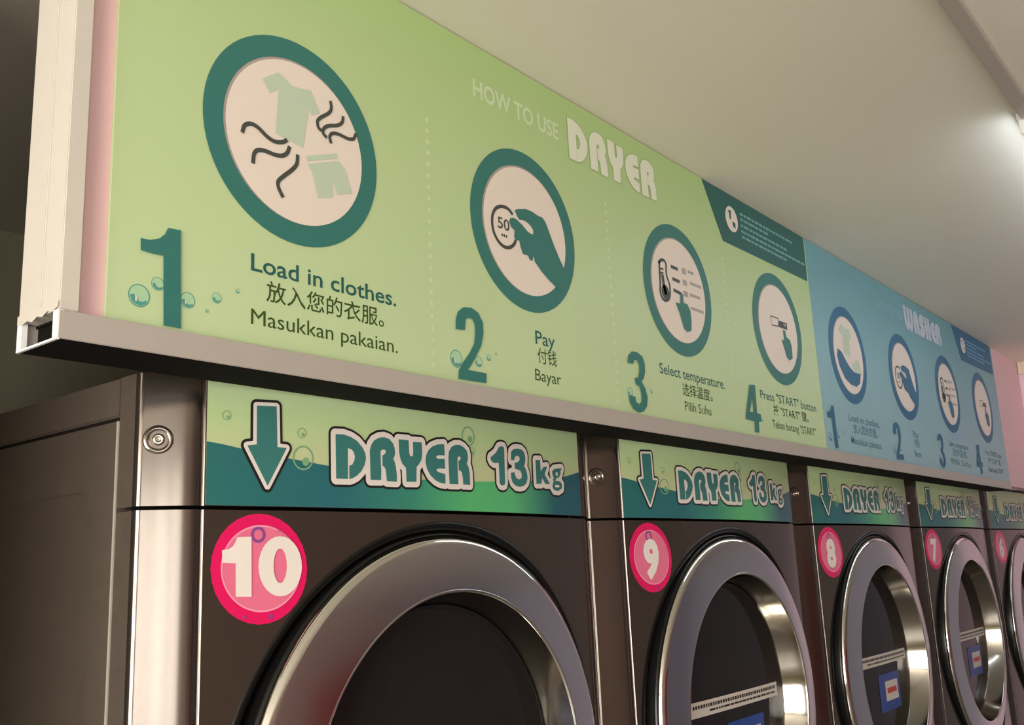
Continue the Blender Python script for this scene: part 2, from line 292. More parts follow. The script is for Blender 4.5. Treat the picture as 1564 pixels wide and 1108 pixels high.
G = json.loads(r'''{"D":[[-1739,17554],[-1639,17558],[-1544,17537],[-1467,17501],[-1402,17443],[-1363,17383],[-1354,17332],[-1372,17263],[-1419,17194],[-1477,17145],[-1535,17117],[-1570,17109],[-1571,17243],[-1534,17255],[-1508,17297],[-1498,17334],[-1509,17380],[-1539,17411],[-1581,17421],[-1588,17416],[-1589,17110],[-1735,17107]],"R":[[-1297,17112],[-1301,17329],[-1303,17413],[-1282,17477],[-1241,17527],[-1172,17559],[-1103,17569],[-1033,17553],[-985,17513],[-962,17467],[-954,17413],[-964,17375],[-984,17348],[-965,17317],[-948,17264],[-936,17180],[-938,17107],[-1078,17108],[-1083,17173],[-1093,17236],[-1120,17261],[-1134,17265],[-1134,17376],[-1118,17380],[-1090,17400],[-1084,17421],[-1103,17438],[-1133,17436],[-1158,17417],[-1157,17317],[-1151,17212],[-1156,17115]],"Y":[[-902,17562],[-756,17562],[-751,17421],[-737,17389],[-704,17391],[-692,17425],[-692,17550],[-560,17551],[-555,17428],[-570,17361],[-609,17309],[-645,17280],[-653,17117],[-798,17113],[-804,17261],[-854,17301],[-881,17353],[-897,17417]],"E":[[-207,17558],[-201,17430],[-293,17428],[-334,17417],[-338,17395],[-295,17388],[-202,17394],[-200,17282],[-291,17282],[-339,17269],[-332,17247],[-277,17233],[-200,17223],[-201,17116],[-281,17121],[-360,17146],[-437,17197],[-488,17266],[-509,17342],[-499,17409],[-466,17467],[-401,17516],[-313,17547]],"R2":[[-135,17116],[-141,17285],[-143,17398],[-133,17478],[-92,17532],[-24,17563],[53,17569],[122,17547],[172,17510],[190,17453],[184,17395],[164,17359],[194,17326],[212,17258],[213,17120],[92,17120],[90,17194],[76,17256],[48,17274],[26,17277],[24,17385],[41,17388],[66,17411],[61,17431],[34,17437],[9,17421],[7,17315],[12,17117]],"n1":[[774,17599],[816,17610],[865,17606],[874,17585],[873,17447],[869,17310],[868,17174],[855,17148],[820,17139],[778,17144],[759,17169],[760,17287],[755,17410],[713,17403],[658,17399],[619,17418],[601,17446],[609,17468],[657,17492],[714,17530],[744,17566]],"n3":[[1005,17456],[1006,17516],[1020,17565],[1073,17595],[1148,17607],[1230,17603],[1288,17572],[1307,17520],[1301,17449],[1274,17394],[1303,17370],[1329,17318],[1340,17258],[1312,17195],[1247,17153],[1164,17138],[1084,17145],[1021,17181],[992,17240],[991,17300],[1067,17312],[1078,17270],[1105,17237],[1164,17229],[1210,17251],[1214,17303],[1187,17337],[1136,17347],[1077,17352],[1075,17426],[1142,17439],[1185,17468],[1182,17502],[1149,17519],[1104,17510],[1079,17482],[1070,17456]],"k":[[1531,17491],[1637,17498],[1640,17354],[1703,17412],[1796,17427],[1728,17323],[1842,17203],[1733,17199],[1666,17275],[1643,17198],[1529,17192]],"g":[[2152,17427],[2140,17398],[2113,17392],[2118,17355],[2077,17307],[2005,17284],[1976,17255],[2089,17252],[2139,17218],[2130,17162],[2041,17126],[1937,17130],[1898,17169],[1911,17215],[1940,17244],[1916,17261],[1944,17290],[1913,17325],[1909,17370],[1955,17401],[2035,17415]],"gh1":[[1995,17366],[2045,17369],[2044,17325],[1999,17319]],"gh2":[[1961,17200],[2076,17203],[2063,17170],[1972,17168]],"arrow":[[-2634,17764],[-2423,17773],[-2412,17382],[-2309,17378],[-2513,17010],[-2729,17379],[-2632,17394]],"wave":[[-3137,17396],[-2965,17377],[-2801,17350],[-2536,17309],[-2258,17280],[-1865,17236],[-1332,17188],[-596,17145],[340,17165],[1138,17202],[1719,17256],[2273,17329],[2672,17414]],"bub":[[-2938,17646],[-2134,17537],[-2118,17294],[216,17682],[276,17510]],"one":[[-388,179],[-328,187],[-284,213],[-260,249],[-243,293],[-100,297],[-92,-240],[-249,-233],[-255,61],[-385,69]],"zero":[[438,17],[432,-45],[414,-104],[386,-155],[348,-198],[304,-229],[255,-247],[203,-251],[152,-242],[104,-220],[61,-186],[25,-141],[-2,-89],[-19,-32],[-26,29],[-21,89],[-5,146],[21,198],[56,241],[99,273],[147,294],[199,300],[251,293],[301,272],[346,238],[384,193],[413,139],[431,80]],"zeroh":[[272,26],[271,-10],[266,-43],[257,-73],[246,-97],[233,-116],[218,-127],[202,-130],[186,-126],[172,-113],[158,-94],[147,-69],[138,-39],[133,-6],[131,29],[132,64],[137,97],[145,127],[156,152],[169,171],[184,182],[200,186],[216,182],[231,170],[244,151],[256,125],[265,95],[270,61]],"inn":[[422,-4],[411,-92],[379,-174],[329,-246],[262,-304],[183,-346],[96,-369],[6,-374],[-83,-359],[-166,-327],[-240,-279],[-302,-217],[-348,-145],[-378,-65],[-389,18],[-381,101],[-355,180],[-311,251],[-251,311],[-177,356],[-93,385],[-3,395],[88,385],[177,356],[258,309],[326,245],[378,169],[411,85]],"out":[[504,-11],[491,-126],[451,-233],[387,-326],[304,-402],[207,-456],[100,-485],[-10,-491],[-118,-471],[-220,-429],[-310,-367],[-385,-287],[-441,-193],[-477,-91],[-491,17],[-482,124],[-450,226],[-397,318],[-324,396],[-235,456],[-133,494],[-22,508],[90,496],[200,459],[300,398],[385,315],[450,216],[490,105]],"s1":[[-3975,19044],[-3856,19052],[-3829,18204],[-3988,18204],[-4009,18794],[-4110,18789],[-4212,18795],[-4216,18896],[-4132,18899],[-4049,18934],[-4002,18982]],"s2":[[-425,18773],[-420,18885],[-378,18984],[-286,19049],[-149,19068],[-29,19027],[43,18925],[45,18800],[-4,18646],[-103,18508],[-200,18382],[-247,18336],[71,18337],[65,18224],[-408,18215],[-401,18305],[-317,18417],[-207,18533],[-126,18648],[-98,18776],[-104,18889],[-141,18938],[-201,18944],[-256,18914],[-275,18788]],"s3":[[3116,18888],[3143,18993],[3245,19071],[3386,19080],[3522,19036],[3571,18939],[3563,18809],[3511,18713],[3448,18667],[3540,18576],[3586,18454],[3553,18324],[3447,18238],[3317,18212],[3184,18248],[3103,18326],[3084,18423],[3254,18430],[3267,18356],[3356,18328],[3410,18384],[3424,18487],[3390,18584],[3291,18610],[3275,18696],[3369,18708],[3412,18815],[3411,18917],[3356,18965],[3289,18951],[3268,18897]],"s4":[[6960,19054],[7172,19071],[7145,18581],[7287,18575],[7270,18442],[7182,18439],[7164,18247],[6999,18250],[7021,18433],[6693,18442],[6730,18567]],"s4h":[[7027,18856],[7021,18577],[6871,18581]],"shirt":[[-416,493],[-373,536],[-230,636],[-151,607],[-71,559],[33,568],[163,598],[282,397],[174,338],[139,396],[69,-48],[-258,-2],[-229,468],[-328,385]],"shorts":[[123,-192],[513,-41],[600,-99],[699,-335],[498,-403],[445,-268],[449,-447],[257,-512],[174,-251]],"belt":[[111,-113],[496,35],[506,-17],[121,-165]],"q1":[[-629,-106],[-609,-47],[-547,-7],[-463,-15],[-355,-73],[-268,-92],[-180,-68],[-140,-39]],"q2":[[-510,-369],[-501,-292],[-460,-241],[-375,-222],[-267,-225],[-179,-206],[-124,-160],[-101,-104]],"q3":[[-180,-607],[-220,-543],[-225,-478],[-155,-400],[-67,-316],[-10,-240],[1,-158]],"q4":[[418,560],[425,500],[392,437],[282,346],[246,293],[258,236],[282,220]],"q5":[[580,452],[567,395],[503,342],[392,299],[330,251],[318,196],[350,170]],"q6":[[745,317],[718,266],[641,244],[528,251],[441,234],[403,184],[415,135]],"hand":[[-217,208],[-146,243],[6,285],[133,286],[259,262],[350,261],[413,218],[482,102],[575,-61],[694,-234],[829,-398],[905,-475],[798,-581],[630,-648],[426,-558],[277,-476],[145,-375],[126,-298],[94,-378],[44,-374],[11,-325],[-89,-329],[-132,-246],[-151,-170],[-212,-182],[-251,-147],[-236,-63],[-298,-31],[-336,23],[-315,77],[-253,101],[-181,93],[-85,56],[34,-11],[109,-25],[140,-17],[145,41],[92,85],[19,116],[-68,122],[-131,106],[-177,146]],"coin":[[-274,152],[-332,188],[-415,197],[-499,179],[-583,129],[-639,46],[-659,-45],[-647,-151],[-601,-233],[-529,-294],[-437,-322],[-341,-304],[-258,-247],[-226,-196]],"fifty":[[-550,-80],[-350,-84],[-543,24]],"thermo":[[-557,322],[-501,371],[-415,387],[-355,341],[-364,169],[-299,40],[-291,-82],[-336,-197],[-444,-254],[-541,-237],[-593,-143],[-574,-16],[-570,125],[-557,322]],"stem":[[-490,107],[-475,-14],[-441,-121]],"ticks":[[-538,229],[-464,237],[-547,165],[-474,172]],"rows":[[-179,339],[-14,336],[-164,144],[8,140],[-158,-34],[47,-51]],"boxes":[[136,396],[262,295],[134,203],[268,112],[129,20],[274,-70]],"words":[[349,388],[489,353],[391,202],[718,176],[359,11],[646,-25],[357,-218],[721,-234]],"point":[[11,-58],[100,-49],[95,-186],[218,-190],[293,-276],[309,-436],[274,-604],[144,-644],[45,-607],[-6,-491],[-57,-376],[-140,-249],[-136,-221],[-16,-225]],"box1":[[-289,192],[59,198],[0,44],[-285,24]],"box2":[[28,164],[409,173],[399,39],[20,38]],"point4":[[181,8],[290,17],[318,-103],[466,-146],[521,-253],[508,-486],[366,-544],[241,-505],[170,-346],[93,-206],[144,-179],[194,-190]],"water":[[-610,54],[-401,11],[-243,-116],[-31,-258],[203,-346],[592,-338],[489,-559],[250,-653],[-65,-638],[-375,-538],[-613,-316],[-683,-94]]}''')
G = {k: [(a*1e-4, b*1e-4) for a, b in v] for k, v in G.items()}

# ================================================================ the room
ZC = 2.247
XL, XR, YB, YF = -3.0, 2.8655, .98, -3.1
XE2, YP = 4.4, -.37      # beyond the pink pier the room goes on to a dark passage
structure('ceiling', MB().box(XL-.1, XE2+.1, YF-.1, YB+.1, ZC, ZC+.08), M['ceiling'])
flo = structure('floor', MB().box(XL-.1, XE2+.1, YF-.1, YB+.1, -.06, -.004), M['grout'])
tile = mesh('tile', *(lambda b: (b.v, b.f))(MB().box(.002, .598, .002, .598, -.01, 0)), M['floor'])
for i in range(13):
    for j in range(7):
        if XL+i*.6+.3 < XE2: link('tile', tile, flo, (XL+i*.6, YF+j*.6, 0))
structure('wall_back', MB().box(XL-.1, 3.3458, YB, YB+.1, -.08, ZC), M['wall'])
structure('wall_right', MB().box(3.346, XE2, -.426, YB+.1, -.08, ZC), M['pink_end'])
structure('wall_beam', MB().box(XR, 3.3458, YP, YB, 1.815, ZC), M['pink_end'])
structure('wall_passage', MB().box(XE2, XE2+.1, YF, -.4262, -.08, ZC), M['lilac'])
structure('lilac_reflection_panel', MB().box(2.75, XE2, YF, YF+.02, .1, ZC), M['lilac'])  # unseen panel on the front wall, added for its cool reflection
def wall_with_hole(name, axis, p, thick, a0, a1, h0, h1, z0, z1, m):
    b = MB()
    def bx(a, c, z_0, z_1):
        if axis == 'x': b.box(p, p+thick, a, c, z_0, z_1)
        else: b.box(a, c, p, p+thick, z_0, z_1)
    bx(a0, h0, -.08, ZC); bx(h1, a1, -.08, ZC); bx(h0, h1, -.08, z0); bx(h0, h1, z1, ZC)
    return structure(name, b, m)
wall_with_hole('wall_left', 'x', XL-.1, .1, YF, YB, -2.35, -.25, .5, 2.15, M['wall'])
b = MB()
for x0, x1, z0, z1 in ((XL, -2.85, -.08, ZC), (-2.85, -1.35, -.08, .5), (-2.85, -1.35, 2.15, ZC), (-1.35, XE2, -.08, ZC)):
    b.box(x0, x1, YF-.1, YF, z0, z1)
structure('wall_front', b, M['wall_front'])
def window(name, axis, p, h0, h1, z0, z1):
    b = MB(); n = 4 if h1-h0 > 2 else 3; w = .05
    def bx(a, c, q, r, t0=0, t1=.06):
        if axis == 'x': b.box(p+t0, p+t1, a, c, q, r)
        else: b.box(a, c, p+t0, p+t1, q, r)
    bx(h0, h1, z0, z0+w); bx(h0, h1, z1-w, z1)
    for i in range(n+1): x = h0+(h1-h0-w)*i/n; bx(x, x+w, z0+w, z1-w)
    fr = b.build(name, M['frame'], None, kind='structure')
    b = MB(); bx(h0+w, h1-w, z0+w, z1-w, .028, .032); b.build('pane', M['pane'], fr)
window('window_1', 'x', XL-.08, -2.35, -.25, .5, 2.15)
window('window_2', 'y', YF-.08, -2.85, -1.35, .5, 2.15)
structure('red_reflection_panel', MB().box(1.35, 2.35, YF, YF+.02, .75, 1.65), M['red_board'])  # unseen red board, added for its reflection in the door glass
# unseen partition, added to block window light left of the machines
structure('wall_light_blocker', MB().box(-.76, -.66, .06, YB, -.08, ZC), M['wall'])
# cornice at the far wall
structure('trim_1', MB().box(XR-.012, XR, YP, -.042, 2.205, ZC), M['cove'])
# bulkhead board that carries the signs (pink plywood)
structure('wall_bulkhead', MB().box(-.4722, XR, -.0395, -.020, 1.808, ZC), M['pink'])

# ---------------------------------------------------------------- frame of the bulkhead: post and open ended ledge profile
led = empty('ledge_profile', (-.4877, -.018, 1.795), 'long grey aluminium ledge under the green and blue signs with open hollow end', 'ledge')
L0, L1, LZ0, LZ1, LY0, LY1, T = -.4877, 2.463, 1.7945, 1.8166, -.050, .0144, .0035
ox, oy, oz = led.location
def loc_mb(o, boxes):
    b = MB(); ox, oy, oz = o.location
    for x0, x1, y0, y1, z0, z1 in boxes: b.box(x0-ox, x1-ox, y0-oy, y1-oy, z0-oz, z1-oz)
    return b
loc_mb(led, [(L0, L1, LY0, LY0+T, LZ0, LZ1)]).build('front_web', M['alu'], led, bevel=.0006)
loc_mb(led, [(L0, L1, LY1-T, LY1, LZ0, LZ1)]).build('rear_web', M['alu'], led, bevel=.0006)
loc_mb(led, [(L0+.0005, L1, LY0+.001, LY1-.001, LZ0-.0006, LZ0+.0012)]).build('bottom_web', M['under'], led, label='underside with its shade painted dark')
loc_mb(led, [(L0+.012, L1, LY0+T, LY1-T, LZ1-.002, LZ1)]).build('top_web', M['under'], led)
loc_mb(led, [(L0+.014, L0+.016, LY0+T, LY1-T, LZ0+.0012, LZ1-.002)]).build('hollow_shade', M['under'], led)  # black sheet standing in for the shade inside the hollow end
loc_mb(led, [(L0-.0006, L0+.004, LY0+.0002, LY0+T+.004, LZ0+.001, LZ1)]).build('cut_edge', M['cut'], led, label='bright bare cut end of the front web')
loc_mb(led, [(L0-.0006, L0+.004, LY1-T-.004, LY1-.0002, LZ0+.001, LZ1)]).build('cut_edge', M['cut'], led, label='bright bare cut end of the rear web')
post = empty('corner_post', (-.476, -.018, LZ1), 'upright cream aluminium post at the left end of the green sign', 'post')
px0, px1 = -.4877, -.4725
loc_mb(post, [(px0, px1, LY0, LY0+.0275, LZ1+.0003, ZC)]).build('front_channel', M['post'], post, bevel=.0008)
loc_mb(post, [(px0+.0018, px1, LY0+.0275, LY0+.0305, LZ1+.0003, ZC)]).build('groove', M['post'], post)
loc_mb(post, [(px0, px1, LY0+.0305, LY1, LZ1+.0003, ZC)]).build('rear_channel', M['post'], post, bevel=.0008)
loc_mb(led, [(L0-.0008, L0+.0015, LY0+.0004, LY1-.0004, LZ0-.0007, LZ0+.0010)]).build('cut_edge', M['cut'], led, label='thin bright lip along the bottom of the open end')
# ragged film left on the bottom of the post
b = MB(); zs = [0, .003, .001, .004, .002, .005, .0025, .0045, .003]
for i in range(8):
    y0 = -.050+.0644*i/8; y1 = -.050+.0644*(i+1)/8
    b.add([(px0-.0009-ox-.0, y0, 1.8190-zs[i]), (px0-.0009-ox, y1, 1.8190-zs[i+1]), (px0-.0009-ox, y1, 1.823), (px0-.0009-ox, y0, 1.823)], [(3, 2, 1, 0)])
b.v = [(x+ox-post.location[0], y-post.location[1], z-post.location[2]) for x, y, z in b.v]
b.build('protective_film', M['post'], post)

# ---------------------------------------------------------------- signs
YS = -.043
def lay(n): return flat(YS-.0003*n)
def mb(*vf):
    b = MB()
    for v, f in vf: b.add(v, f)
    return b
def off(pts, dx, dz=0, s=1): return [(x*s+dx, z*s+dz) for x, z in pts]
def fitbox(polys, x0, x1, z0, z1):
    xs = [p[0] for q in polys for p in q]; zs = [p[1] for q in polys for p in q]
    a, b, c, d = min(xs), max(xs), min(zs), max(zs)
    return [[(x0+(x-a)/(b-a)*(x1-x0), z0+(z-c)/(d-c)*(z1-z0)) for x, z in q] for q in polys]
def part(name, m, parent, *vf, **kw): return mb(*vf).build(name, m, parent, **kw)

def icon(root, cx, cz, dark, kind):
    r = part('icon_ring', dark, root, ring(cx, cz, .1045, .0835, lay(2)))
    part('icon_shade', M['greylight'], r, fill([circle(cx, cz, .085, 64)], lay(1)))
    part('icon_disc', M['iconwhite'], r, fill([circle(cx+.0012, cz-.0010, .0822, 64)], lay(3)))
    P = lambda k: off(G[k], cx, cz)
    if kind == 'clothes':
        for k, n in (('shirt', 'shirt_picture'), ('shorts', 'shorts_picture'), ('belt', 'waistband_picture')): part(n, M['shirt'], r, fill([P(k)], lay(4)))
        for k in ('q1', 'q2', 'q3', 'q4', 'q5', 'q6'): part('steam_line', M['greytext'], r, stroke(P(k), .0042 if k < 'q4' else .0038, lay(5)))
    if kind == 'pay':
        part('hand_picture', dark, r, fill([P('hand')], lay(5)))
        part('coin_outline', M['greytext'], r, stroke(P('coin'), .0045, lay(4)))
        part('coin_value', M['greytext'], r, text('50', cx-.0555, cz-.0100, .0150, lay(4), width=.0225, bold=.012))
        part('coin_caption', M['greytext'], r, *[fill([[(cx+a, cz-.0195), (cx+a+.0028, cz-.0195), (cx+a+.0028, cz-.0160), (cx+a, cz-.0160)]], lay(4)) for a in (-.0490, -.0450, -.0410)])
    if kind == 'temp':
        part('thermometer_picture', M['greytext'], r, stroke(P('thermo'), .005, lay(4)), stroke(P('stem'), .008, lay(5)), fill([circle(cx-.0441, cz-.0121, .0115, 20)], lay(5)),
             stroke(P('ticks')[:2], .003, lay(5)), stroke(P('ticks')[2:], .003, lay(5)))
        rr = P('rows'); bb = P('boxes'); ww = P('words')
        part('temperature_rows', M['greytext'], r, *[stroke([rr[i], rr[i+1]], .0055, lay(4), False) for i in (0, 2, 4)])
        part('temperature_boxes', M['greylight'], r, *[fill([[(bb[i][0], bb[i][1]), (bb[i][0], bb[i+1][1]), (bb[i+1][0], bb[i+1][1]), (bb[i+1][0], bb[i][1])]], lay(4)) for i in (0, 2, 4)])
        part('temperature_words', M['greylight'], r, *[stroke([(ww[i][0], (ww[i][1]+ww[i+1][1])/2), (ww[i+1][0], (ww[i][1]+ww[i+1][1])/2)], .0050, lay(4), False) for i in (0, 2, 4, 6)])
        part('hand_picture', dark, r, fill([P('point')], lay(6)))
    if kind == 'start':
        part('button_picture', M['greytext'], r, stroke(P('box1')+[P('box1')[0]], .0022, lay(4), False), fill([P('box2')], lay(4)))
        part('button_lamp', M['greylight'], r, fill([[(cx+.0235, cz+.010), (cx+.034, cz+.0085), (cx+.034, cz+.0135), (cx+.0235, cz+.015)]], lay(6)))
        part('hand_picture', dark, r, fill([P('point4')], lay(5)))
    if kind == 'water':
        part('shirt_picture', M['shirt'], r, fill([P('shirt')], lay(4)), fill([P('shorts')], lay(4)))
        part('water_picture', dark, r, fill([P('water')], lay(5)))
    return r
def bubbles(root, lst, dk, lt):
    for x, z, r in lst:
        o = part('bubble', dk, root, ring(x, z, r, r*.90, lay(1), 28)); part('bubble_shine', lt, o, fill([circle(x, z, r*.90, 24)], lay(1)))
        A = [(x+r*.84*math.cos(t), z+r*.84*math.sin(t)) for t in np.linspace(PI*1.02, PI*1.80, 12)]; B = [(x+r*.18+r*.66*math.cos(t), z+r*.28+r*.80*math.sin(t)) for t in np.linspace(PI*1.74, PI*1.08, 12)]
        part('bubble_shade', dk, o, fill([A+B], lay(2)))
        if r > .006: part('bubble_glint', M['iconwhite'], o, fill([circle(x-r*.30, z-r*.30, r*.09, 12, r*.30)], lay(3)))
def word(root, letters, box, m, m2, halo=.0022):
    polys = fitbox(letters, *box)
    o = part('title_shadow', m2, root, sdf_fill(polys, [], halo, .0012, lay(1)))
    for p in polys: part('title_letter', m, o, sdf_fill([p], [], .0007, .0008, lay(2)))
def banner(root, x0, dark, tx):
    P = [(x0-.4290, 2.2450), (x0-.3691, 2.1493), (x0-.006, 2.1530), (x0-.004, 2.2450)]
    o = part('corner_banner', dark, root, fill([P], lay(1)))
    cx, cz = x0-.327, 2.199
    part('banner_badge', M['iconwhite'], o, fill([circle(cx, cz, .0235, 32)], lay(2)))
    part('badge_mark', dark, o, fill([[(cx-.014, cz+.014), (cx+.001, cz+.016), (cx-.002, cz+.009), (cx-.003, cz-.002), (cx-.009, cz-.001), (cx-.008, cz+.008)]], lay(3)),
         fill([[(cx+.001, cz-.003), (cx+.013, cz-.005), (cx+.012, cz-.015), (cx+.004, cz-.013)]], lay(3)))
    rnd = random.Random(7)
    for z, e in ((2.2190, .222), (2.2085, .110), (2.1970, .200), (2.1860, .265), (2.1755, .180)):
        vf = []; x = x0-.292
        while x < x0-.292+e:
            w = rnd.uniform(.008, .022); vf.append(fill([[(x, z-.0022), (x+w, z-.0022), (x+w, z+.0022), (x, z+.0022)]], lay(2))); x += w+.003
        part('banner_text_line', tx, o, *vf)
def sign_root(name, x0, x1, m, label):
    root = MB().box(x0, x1, YS, -.0398, 1.8168, 2.2450).build(name, m, None, label=label, category='sign', group='wall signs above the dryers')
    return root
XG, XB, XE = -.4478, 1.0165, 2.4865
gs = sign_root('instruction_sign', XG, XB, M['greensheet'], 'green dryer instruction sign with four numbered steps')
del gs['group']
cx4 = [-.2625, .0947, .4774, .8416]
for x, k in zip(cx4, ('clothes', 'pay', 'temp', 'start')): icon(gs, x, 2.0272, M['teal_sign'], k)
part('divider_dots', M['dash'], gs, *[fill([circle(x, z, .0027, 8)], lay(1)) for x in (-.079, .2835, .639) for z in np.arange(1.832, 2.118, .0135)])
bubbles(gs, [(-.4205, 1.8415, .0095), (-.4045, 1.8545, .0058), (-.3765, 1.8460, .0070), (-.3485, 1.8535, .0048), (-.3272, 1.8640, .0022), (-.3575, 1.8405, .0018),
             (-.0420, 1.8440, .0100), (-.0045, 1.8460, .0065), (.0135, 1.8530, .0040), (.0270, 1.8600, .0020), (.315, 1.8480, .0070), (.372, 1.8560, .0035), (.735, 1.8500, .0040)], M['bubble_dk'], M['bubble'])
part('step_number', M['teal_sign'], gs, fill([G['s1']], lay(5)))
part('step_number', M['teal_sign'], gs, fill([G['s2']], lay(5)))
part('step_number', M['teal_sign'], gs, fill([G['s3']], lay(5)))
part('step_number', M['teal_sign'], gs, fill([G['s4'], G['s4h']], lay(5)))
def cap(root, m, *a, **k): part('caption', m, root, text(*a, **k))
Y1 = lay(1)
cap(gs, M['teal_dark'], 'Load in clothes.', -.3135, 1.8865, .0168, Y1, width=.181, bold=.012)
cap(gs, M['dkgreen'], '放入您的衣服。', -.2965, 1.8625, .0155, Y1, width=.146, bold=.006)
cap(gs, M['dkgreen'], 'Masukkan pakaian.', -.3127, 1.8368, .0152, Y1, width=.181)
cap(gs, M['teal_dark'], 'Pay', .1041, 1.8840, .0178, Y1, width=.040, bold=.006)
cap(gs, M['dkgreen'], '付钱', .1070, 1.8620, .0155, Y1, width=.039, bold=.004)
cap(gs, M['dkgreen'], 'Bayar', .1000, 1.8380, .0152, Y1, width=.053)
cap(gs, M['teal_dark'], 'Select temperature.', .4000, 1.8865, .0165, Y1, width=.205, bold=.006)
cap(gs, M['dkgreen'], '选择温度。', .4640, 1.8625, .0150, Y1, width=.095, bold=.008)
cap(gs, M['dkgreen'], 'Pilih Suhu', .4670, 1.8380, .0152, Y1, width=.083)
cap(gs, M['teal_dark'], 'Press "START" button', .7370, 1.8865, .0160, Y1, width=.245, bold=.006)
cap(gs, M['dkgreen'], '按 "START" 键。', .7850, 1.8640, .0150, Y1, width=.155, bold=.006)
cap(gs, M['dkgreen'], 'Tekan butang "START"', .7750, 1.8390, .0150, Y1, width=.195)
part('title_caption', M['titlethin'], gs, text('HOW TO USE', .004, 2.1765, .0238, Y1, width=.174, bold=.020))
DR = [G['D'], G['R'], G['Y'], G['E'], G['R2']]
word(gs, DR, (.2009, .4300, 2.1585, 2.2195), M['title'], M['glow'])
banner(gs, XB, M['teal_dark'], M['banner_text'])

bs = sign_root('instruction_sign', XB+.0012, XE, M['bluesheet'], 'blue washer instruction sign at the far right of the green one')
del bs['group']
for x, k in zip((1.1931, 1.557, 1.9212, 2.2793), ('water', 'pay', 'temp', 'start')): icon(bs, x, 2.0295, M['blue_dk'], k)
for k, dx in (('s1', 1.4575), ('s2', 1.4680), ('s3', 1.4520)): part('step_number', M['blue_dk'], bs, fill([off(G[k], dx, .0035)], lay(5)))
part('step_number', M['blue_dk'], bs, fill([off(G['s4'], 1.447, .0035), off(G['s4h'], 1.447, .0035)], lay(5)))
bubbles(bs, [(1.04, 1.845, .009), (1.085, 1.850, .006), (1.112, 1.857, .004), (1.42, 1.847, .009), (1.462, 1.85, .006), (1.775, 1.85, .006), (2.19, 1.853, .004)], M['blue_text'], M['blue_thin'])
for x, ls in ((1.245, ('Load in clothes.', '放入您的衣服。', 'Masukkan pakaian.')), (1.590, ('Pay', '付钱', 'Bayar')), (1.96, ('Select temperature.', '选择温度。', 'Pilih Suhu')), (2.327, ('Press "START" button', '按 "START" 键。', 'Tekan butang "START"'))):
    for t, z in zip(ls, (1.8865, 1.8640, 1.8395)):
        w = {'Pay': .04, '付钱': .039, 'Bayar': .053}.get(t, .146 if ord(t[0]) > 999 else .185)
        part('caption', M['blue_text'], bs, text(t, 0, z, .0158, Y1, width=w, bold=.006, xc=x))
part('note_box', M['blue_thin'], bs, *[fill([[(1.90, z), (2.02, z), (2.02, z+.008), (1.90, z+.008)]], Y1) for z in (1.906, 1.920)])
part('title_caption', M['blue_thin'], bs, text('HOW TO USE', 1.428, 2.176, .0238, Y1, width=.174, bold=.006))
def bx0(w=10, h=10, *cuts): return [(0, 0), (w, 0), (w, h), (0, h)]
Wl = [(0, 10), (3, 10), (3.2, 3.5), (4, 2.6), (4.6, 3.5), (4.6, 10), (7.4, 10), (7.4, 3.5), (8, 2.6), (8.8, 3.5), (9, 10), (12, 10), (11.6, 3), (9.5, 0), (7.5, 0), (6, 1.2), (4.5, 0), (2.5, 0), (.4, 3)]
Al = [(0, 0), (3, 0), (3, 4), (4.2, 4), (4.2, 0), (7.2, 0), (7.2, 6.5), (6.4, 8.8), (4.6, 10), (2.6, 10), (.8, 8.8), (0, 6.5)]
Sl = [(0, 0), (4.4, 0), (6.3, 1.2), (7, 3.2), (6.4, 5.2), (4.4, 6.4), (4, 7), (6.6, 7), (6.6, 10), (3, 10), (.8, 8.8), (0, 6.8), (.8, 4.8), (2.6, 3.8), (3, 3.2), (0, 3)]
Hl = [(0, 0), (3, 0), (3, 4), (4.4, 4), (4.4, 0), (7.4, 0), (7.4, 10), (4.4, 10), (4.4, 6.5), (3, 6.5), (3, 10), (0, 10)]
sc = lambda P, x0, w: [(x0+x*.0049, z*.0058) for x, z in P]
def norm(P):
    xs = [p[0] for p in P]; zs = [p[1] for p in P]; return [((x-min(xs)), (z-min(zs))) for x, z in P]
wl = []; xx = 0
for Lt, w in ((Wl, 12), (Al, 7.2), (Sl, 7), (Hl, 7.4)): wl.append(sc(Lt, xx, w)); xx += w*.0049+.0045
wl.append([(x*1.12+xx, z*1.27) for x, z in norm(G['E'])]); xx += .0375
wl.append([(x*1.12+xx, z*1.27) for x, z in norm(G['R2'])])
word(bs, wl, (1.6200, 1.9300, 2.1615, 2.2195), M['blue_title'], M['blue_thin'])
banner(bs, XE-.008, M['blue_dk'], M['navy_text'])

